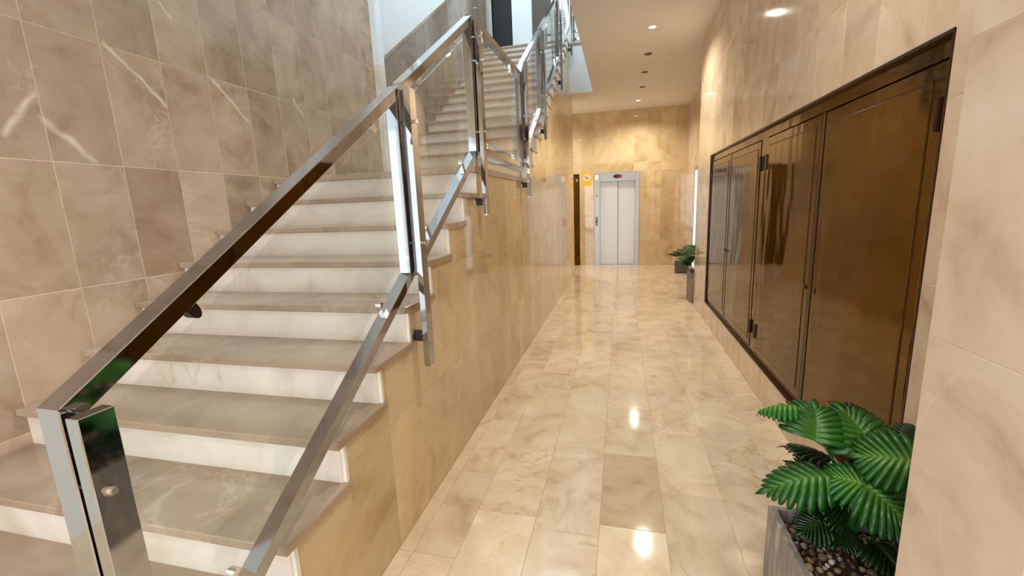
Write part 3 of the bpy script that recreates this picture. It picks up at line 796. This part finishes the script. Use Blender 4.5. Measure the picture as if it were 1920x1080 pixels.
# ------------------------------------------------------------------ downlights
def downlight(x, y, lit, label, power=185):
    t = thing('ceiling_downlight', label, 'ceiling light', (x, y, ZC), 'round recessed downlights along the hall ceiling')
    n = 24; vs = []; fs = []
    for r, z in ((0.055, ZC), (0.055, ZC - 0.004), (0.042, ZC - 0.006), (0.040, ZC - 0.002)):
        vs += [(x + r * math.cos(2 * math.pi * i / n), y + r * math.sin(2 * math.pi * i / n), z) for i in range(n)]
    for k in range(3):
        fs += [(k * n + i, k * n + (i + 1) % n, (k + 1) * n + (i + 1) % n, (k + 1) * n + i) for i in range(n)]
    obj('trim_ring', MB().add(vs, fs), 'lamp_ring' if lit else 'lamp_off', t)
    obj('lamp_face', MB().cyl((x, y, ZC - 0.003), (x, y, ZC - 0.001), 0.040, 24), 'lamp' if lit else 'lamp_off', t)
    if lit:
        d = bpy.data.lights.new('downlight_beam', 'SPOT'); d.energy = power; d.color = (1.0, 0.91, 0.74)
        d.spot_size = math.radians(150); d.spot_blend = 1.0; d.shadow_soft_size = 0.018
        o = bpy.data.objects.new('downlight_beam', d); COL.objects.link(o); o.parent = t; o.location = (0, 0, -0.02)
downlight(0.35, 5.874, True, 'lit ceiling downlight nearest the viewer, bright round lamp')
downlight(0.36, 6.87, False, 'unlit dark downlight next behind the bright near lamp')
downlight(0.357, 7.76, False, 'middle one of the three unlit dark ceiling downlights')
downlight(0.362, 8.705, False, 'unlit dark downlight nearest the elevator wall')
downlight(0.33, 9.767, True, 'lit ceiling downlight close to the elevator wall', 145)
downlight(0.2, 1.95, True, 'lit ceiling downlight overhead in front of the planter', 90)
downlight(-1.65, 9.9, True, 'unseen downlight added as fill in the side passage beside the brown door', 95)  # no known fitting; added as fill for the far end of the hall
downlight(-0.1, -0.9, True, 'lit ceiling downlight near the entrance door', 110)

# ------------------------------------------------------------------ plants
def leaf_mesh(B, T, wd, up=(0, 0, 1), lobes=8, droop=0.10, fold=0.25):
    B = Vector(B); T = Vector(T); ax = T - B; L = ax.length
    up = Vector(up).normalized(); side = ax.cross(up).normalized(); nrm = side.cross(ax).normalized()
    def mid(t):
        return B + ax * t + nrm * (droop * L * 4 * t * (1 - t) * 0.8) - nrm * (droop * L * 0.6 * t * t)
    def tip_dir(t, s): 
        a = math.radians(78 - 52 * t)
        return (side * s * math.sin(a) + ax.normalized() * math.cos(a)).normalized()
    def wid(t): return wd * (0.72 + 0.95 * t - 1.4 * t * t) * 1.25
    vs = []; fs = []; rib = []
    def V(p, r): vs.append(tuple(p)); rib.append(r); return len(vs) - 1
    for s in (-1, 1):
        for i in range(lobes):
            t0, t1 = i / lobes, (i + 1) / lobes; tm = (t0 + t1) / 2
            ln = wid(tm) * (0.94 + 0.06 * math.sin(i * 7.3 + s)); d = tip_dir(tm, s)
            def ray(t, k):
                q = wid(t) * k
                return mid(t) + tip_dir(t, s) * q - nrm * (fold * q * (0.25 + 0.9 * k))
            def ctr(k):
                return mid(tm) + d * (ln * k) - nrm * (fold * ln * k * (0.25 + 0.9 * k))
            def edge(t, k, w_): return ctr(k).lerp(ray(t, k), w_)
            c0 = V(mid(tm), 1.0); a0 = V(mid(t0), 1.0); b0 = V(mid(t1), 1.0)
            kn = 0.66
            a1 = V(ray(t0, kn) - nrm * 0.002, 0.2); c1 = V(ctr(kn) + nrm * 0.002, 0.78); b1 = V(ray(t1, kn) - nrm * 0.002, 0.2)
            a2 = V(edge(t0, 0.86, 0.80), 0.08); c2 = V(ctr(0.88) + nrm * 0.002, 0.5); b2 = V(edge(t1, 0.86, 0.76), 0.08)
            a3 = V(edge(t0, 0.97, 0.42), 0.05); e = V(ctr(1.03), 0.1); b3 = V(edge(t1, 0.98, 0.36), 0.05)
            for q in ((a0, a1, c1, c0), (c0, c1, b1, b0), (a1, a2, c2, c1), (c1, c2, b2, b1), (a2, a3, e, c2), (c2, e, b3, b2)): fs.append(q if s > 0 else q[::-1])
    # end lobe
    p = mid(1.0); d = ax.normalized()
    a0 = V(p - side * 0.006, 1); b0 = V(p + side * 0.006, 1); c0 = V(p, 1)
    a1 = V(p + d * wd * 0.35 - side * wd * 0.12 - nrm * 0.012, 0.2); b1 = V(p + d * wd * 0.35 + side * wd * 0.12 - nrm * 0.012, 0.2); c1 = V(p + d * wd * 0.38 - nrm * 0.010, 0.7)
    e = V(p + d * wd * 0.62 - nrm * 0.025, 0.1)
    fs += [(a0, c0, c1, a1), (c0, b0, b1, c1), (a1, c1, e), (c1, b1, e)]
    return vs, fs, rib
def add_leaf(t, crown, B, T, wd, tint, **kw):
    vs, fs, rib = leaf_mesh(B, T, wd, **kw)
    b = base_of(t)
    me = bpy.data.meshes.new('leaf'); me.from_pydata([tuple(Vector(v) - b) for v in vs], [], fs)
    for p in me.polygons: p.use_smooth = True
    at = me.attributes.new('rib', 'FLOAT', 'POINT')
    for i, r in enumerate(rib): at.data[i].value = r
    me.materials.append(M['leaf'])
    o = bpy.data.objects.new('leaf', me); COL.objects.link(o); o.parent = t
    o.color = (*tint, 1)
    sm = o.modifiers.new('thickness', 'SOLIDIFY'); sm.thickness = 0.0012
    c = Vector(crown); Bv = Vector(B); ctrl = Vector(((c.x * 0.6 + Bv.x * 0.4), (c.y * 0.6 + Bv.y * 0.4), Bv.z - 0.02))
    path = [c * (1 - u) ** 2 + ctrl * 2 * u * (1 - u) + Bv * u * u for u in (0, .2, .4, .6, .8, 1)]
    obj('petiole', MB().tube(path, 0.005, 0.003, 6), 'stem', o, smooth=True)
PEB = []
for k in range(6):
    import bmesh
    bm = bmesh.new(); bmesh.ops.create_icosphere(bm, subdivisions=2 if k < 3 else 1, radius=1.0)
    rr = random.Random(k)
    sx, sy, sz = 1.0, rr.uniform(0.7, 0.95), rr.uniform(0.5, 0.75); ph = [rr.uniform(0, 6) for _ in range(3)]
    for v in bm.verts:
        q = 1 + 0.10 * math.sin(3 * v.co.x + ph[0]) + 0.10 * math.sin(3.3 * v.co.y + ph[1]) + 0.08 * math.sin(2.7 * v.co.z + ph[2])
        v.co = Vector((v.co.x * sx * q, v.co.y * sy * q, v.co.z * sz * q))
    me = bpy.data.meshes.new('pebble'); bm.to_mesh(me); bm.free()
    for p in me.polygons: p.use_smooth = True
    me.materials.append(M['pebble']); PEB.append(me)
def planter_box(t, x0, x1, y0, y1, h, wall=0.022, mat='planter'):
    mb = MB(); c = 0.004
    o = [(x0, y0), (x1, y0), (x1, y1), (x0, y1)]; i_ = [(x0 + wall, y0 + wall), (x1 - wall, y0 + wall), (x1 - wall, y1 - wall), (x0 + wall, y1 - wall)]
    oc = [(x0 + c, y0 + c), (x1 - c, y0 + c), (x1 - c, y1 - c), (x0 + c, y1 - c)]
    rings = [[(*p, 0.0) for p in o], [(*p, h - c) for p in o], [(*p, h) for p in oc], [(*p, h) for p in i_], [(*p, h - 0.09) for p in i_]]
    vs = sum(rings, []); fs = [(3, 2, 1, 0), (16, 17, 18, 19)]
    for r in range(4):
        for k in range(4): fs.append((r * 4 + k, r * 4 + (k + 1) % 4, r * 4 + 4 + (k + 1) % 4, r * 4 + 4 + k))
    obj('planter', mb.add(vs, fs), mat, t)
    obj('soil', MB().box(x0 + wall, x1 - wall, y0 + wall, y1 - wall, h - 0.088, h - 0.052), 'soil', t)

pt = thing('potted_plant', 'leafy green plant in a square grey pebble-filled planter at the near right', 'plant', (0.75, 1.365, 0), 'green plants in square planters')
PXa, PXb, PYa, PYb, PH = 0.535, 0.965, 1.15, 1.58, 0.38
planter_box(pt, PXa, PXb, PYa, PYb, PH)
rp = random.Random(11); spots = []
tries = 0
while len(spots) < 250 and tries < 30000:
    tries += 1
    r = rp.uniform(0.0085, 0.0165)
    x, y = rp.uniform(PXa + 0.022 + r, PXb - 0.022 - r), rp.uniform(PYa + 0.022 + r, PYb - 0.022 - r)
    if ((x - 0.79) / 0.12) ** 2 + ((y - 1.38) / 0.14) ** 2 < 1 and rp.random() < 0.93: continue
    if all((x - a) ** 2 + (y - b) ** 2 > ((r + c) * 0.86) ** 2 for a, b, c in spots): spots.append((x, y, r))
for (x, y, r) in spots:
    o = bpy.data.objects.new('pebble', PEB[rp.randrange(6)]); COL.objects.link(o); o.parent = pt
    o.location = Vector((x, y, PH - 0.052 + r * 0.35)) - pt.location; o.scale = (r, r, r)
    o.rotation_euler = (rp.uniform(-.3, .3), rp.uniform(-.3, .3), rp.uniform(0, 6.28))
CR = (0.745, 1.47, 0.33)
DK, MD, LT = (0.16, 0.20, 0.16), (0.50, 0.62, 0.48), (0.95, 0.92, 0.75)  # dark tint puts the shade deep inside the plant into the leaf colour
FR = (0.0, -0.75, 0.66)           # leaf faces turned towards the entrance
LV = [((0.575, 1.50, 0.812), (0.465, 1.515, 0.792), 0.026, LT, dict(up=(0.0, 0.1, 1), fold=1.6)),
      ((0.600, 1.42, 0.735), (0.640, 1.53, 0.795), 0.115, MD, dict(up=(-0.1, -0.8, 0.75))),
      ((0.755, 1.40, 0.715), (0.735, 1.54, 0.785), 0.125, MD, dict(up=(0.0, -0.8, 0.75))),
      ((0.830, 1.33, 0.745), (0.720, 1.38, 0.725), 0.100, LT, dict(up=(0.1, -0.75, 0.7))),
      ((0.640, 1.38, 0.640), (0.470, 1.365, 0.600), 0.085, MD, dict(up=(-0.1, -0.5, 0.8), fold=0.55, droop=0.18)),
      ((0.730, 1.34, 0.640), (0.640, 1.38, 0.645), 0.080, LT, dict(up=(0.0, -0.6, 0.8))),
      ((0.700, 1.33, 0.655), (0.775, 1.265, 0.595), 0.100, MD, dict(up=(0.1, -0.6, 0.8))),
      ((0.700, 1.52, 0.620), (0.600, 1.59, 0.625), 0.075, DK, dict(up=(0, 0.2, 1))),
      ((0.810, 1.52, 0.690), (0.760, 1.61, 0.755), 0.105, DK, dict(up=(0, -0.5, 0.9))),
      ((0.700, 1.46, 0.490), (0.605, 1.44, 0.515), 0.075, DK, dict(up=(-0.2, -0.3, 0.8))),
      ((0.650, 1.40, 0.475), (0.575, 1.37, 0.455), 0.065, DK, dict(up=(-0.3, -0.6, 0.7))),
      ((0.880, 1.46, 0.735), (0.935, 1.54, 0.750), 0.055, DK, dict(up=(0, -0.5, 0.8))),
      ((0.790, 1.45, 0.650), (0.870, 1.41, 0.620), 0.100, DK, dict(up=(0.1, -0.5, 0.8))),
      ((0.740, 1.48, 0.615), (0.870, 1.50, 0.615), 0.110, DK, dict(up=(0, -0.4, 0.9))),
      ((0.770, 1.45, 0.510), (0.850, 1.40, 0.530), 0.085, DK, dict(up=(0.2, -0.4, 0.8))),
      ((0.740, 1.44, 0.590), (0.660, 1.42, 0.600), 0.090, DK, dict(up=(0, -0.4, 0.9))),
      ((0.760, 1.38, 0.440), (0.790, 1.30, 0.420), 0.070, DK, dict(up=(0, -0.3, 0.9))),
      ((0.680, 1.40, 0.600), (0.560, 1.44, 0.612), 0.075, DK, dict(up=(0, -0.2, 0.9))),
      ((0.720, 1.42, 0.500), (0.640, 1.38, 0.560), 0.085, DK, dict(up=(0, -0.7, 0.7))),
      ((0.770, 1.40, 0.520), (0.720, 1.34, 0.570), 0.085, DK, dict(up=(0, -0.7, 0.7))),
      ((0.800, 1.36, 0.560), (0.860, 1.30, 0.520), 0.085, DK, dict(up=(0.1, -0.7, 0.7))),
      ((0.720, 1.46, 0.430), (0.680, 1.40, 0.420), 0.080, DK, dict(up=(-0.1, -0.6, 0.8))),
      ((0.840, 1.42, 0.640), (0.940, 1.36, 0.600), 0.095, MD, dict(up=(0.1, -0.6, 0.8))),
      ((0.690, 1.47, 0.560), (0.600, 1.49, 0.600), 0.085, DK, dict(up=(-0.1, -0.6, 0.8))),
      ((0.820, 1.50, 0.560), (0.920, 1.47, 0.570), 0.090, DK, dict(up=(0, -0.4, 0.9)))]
for (b, tt, wd, tint, kw) in LV: add_leaf(pt, CR, b, tt, wd, tint, **kw)

def small_plant(label, x0, x1, y0, y1, h, mat, top, spread, n, seed):
    t = thing('potted_plant', label, 'plant', ((x0 + x1) / 2, (y0 + y1) / 2, 0), 'green plants in square planters')
    planter_box(t, x0, x1, y0, y1, h, 0.02, mat)
    mb = MB(); r_ = random.Random(seed)
    for k in range(90):
        r = r_.uniform(0.012, 0.02); x, y = r_.uniform(x0 + 0.04, x1 - 0.04), r_.uniform(y0 + 0.04, y1 - 0.04)
        mb.cyl((x, y, h - 0.054), (x, y, h - 0.054 + r * 0.7), r, 6, r * 0.6)
    obj('gravel', mb, 'pebble', t, kind='stuff')
    c = ((x0 + x1) / 2, (y0 + y1) / 2, h - 0.06)
    for k in range(n):
        a = 2 * math.pi * k * 0.382 + r_.uniform(-.2, .2); q = r_.uniform(0.2, 0.5); zz = h + (top - h) * r_.uniform(0.25, 0.9)
        b = (c[0] + math.cos(a) * spread * q, c[1] + math.sin(a) * spread * q, zz)
        l = spread * r_.uniform(0.5, 0.75)
        tp = (min(b[0] + math.cos(a) * l, 1.34), max(b[1] + math.sin(a) * l, 6.56), zz + r_.uniform(-0.02, 0.04))
        b = (min(b[0], 1.30), max(b[1], 6.60), b[2])
        add_leaf(t, c, b, tp, spread * 0.30, r_.choice([DK, MD, (0.55, 0.65, 0.55)]), up=(0, -0.3, 1), lobes=7)
    return t
small_plant('green plant in a pale square planter at the far end of the right wall', 0.985, 1.36, 6.58, 6.92, 0.45, 'planter', 0.86, 0.34, 18, 5)
small_plant('small plant in a dark pot on the floor near the glazed side door', 1.11, 1.365, 9.33, 9.585, 0.235, 'dark_pot', 0.56, 0.24, 12, 9)
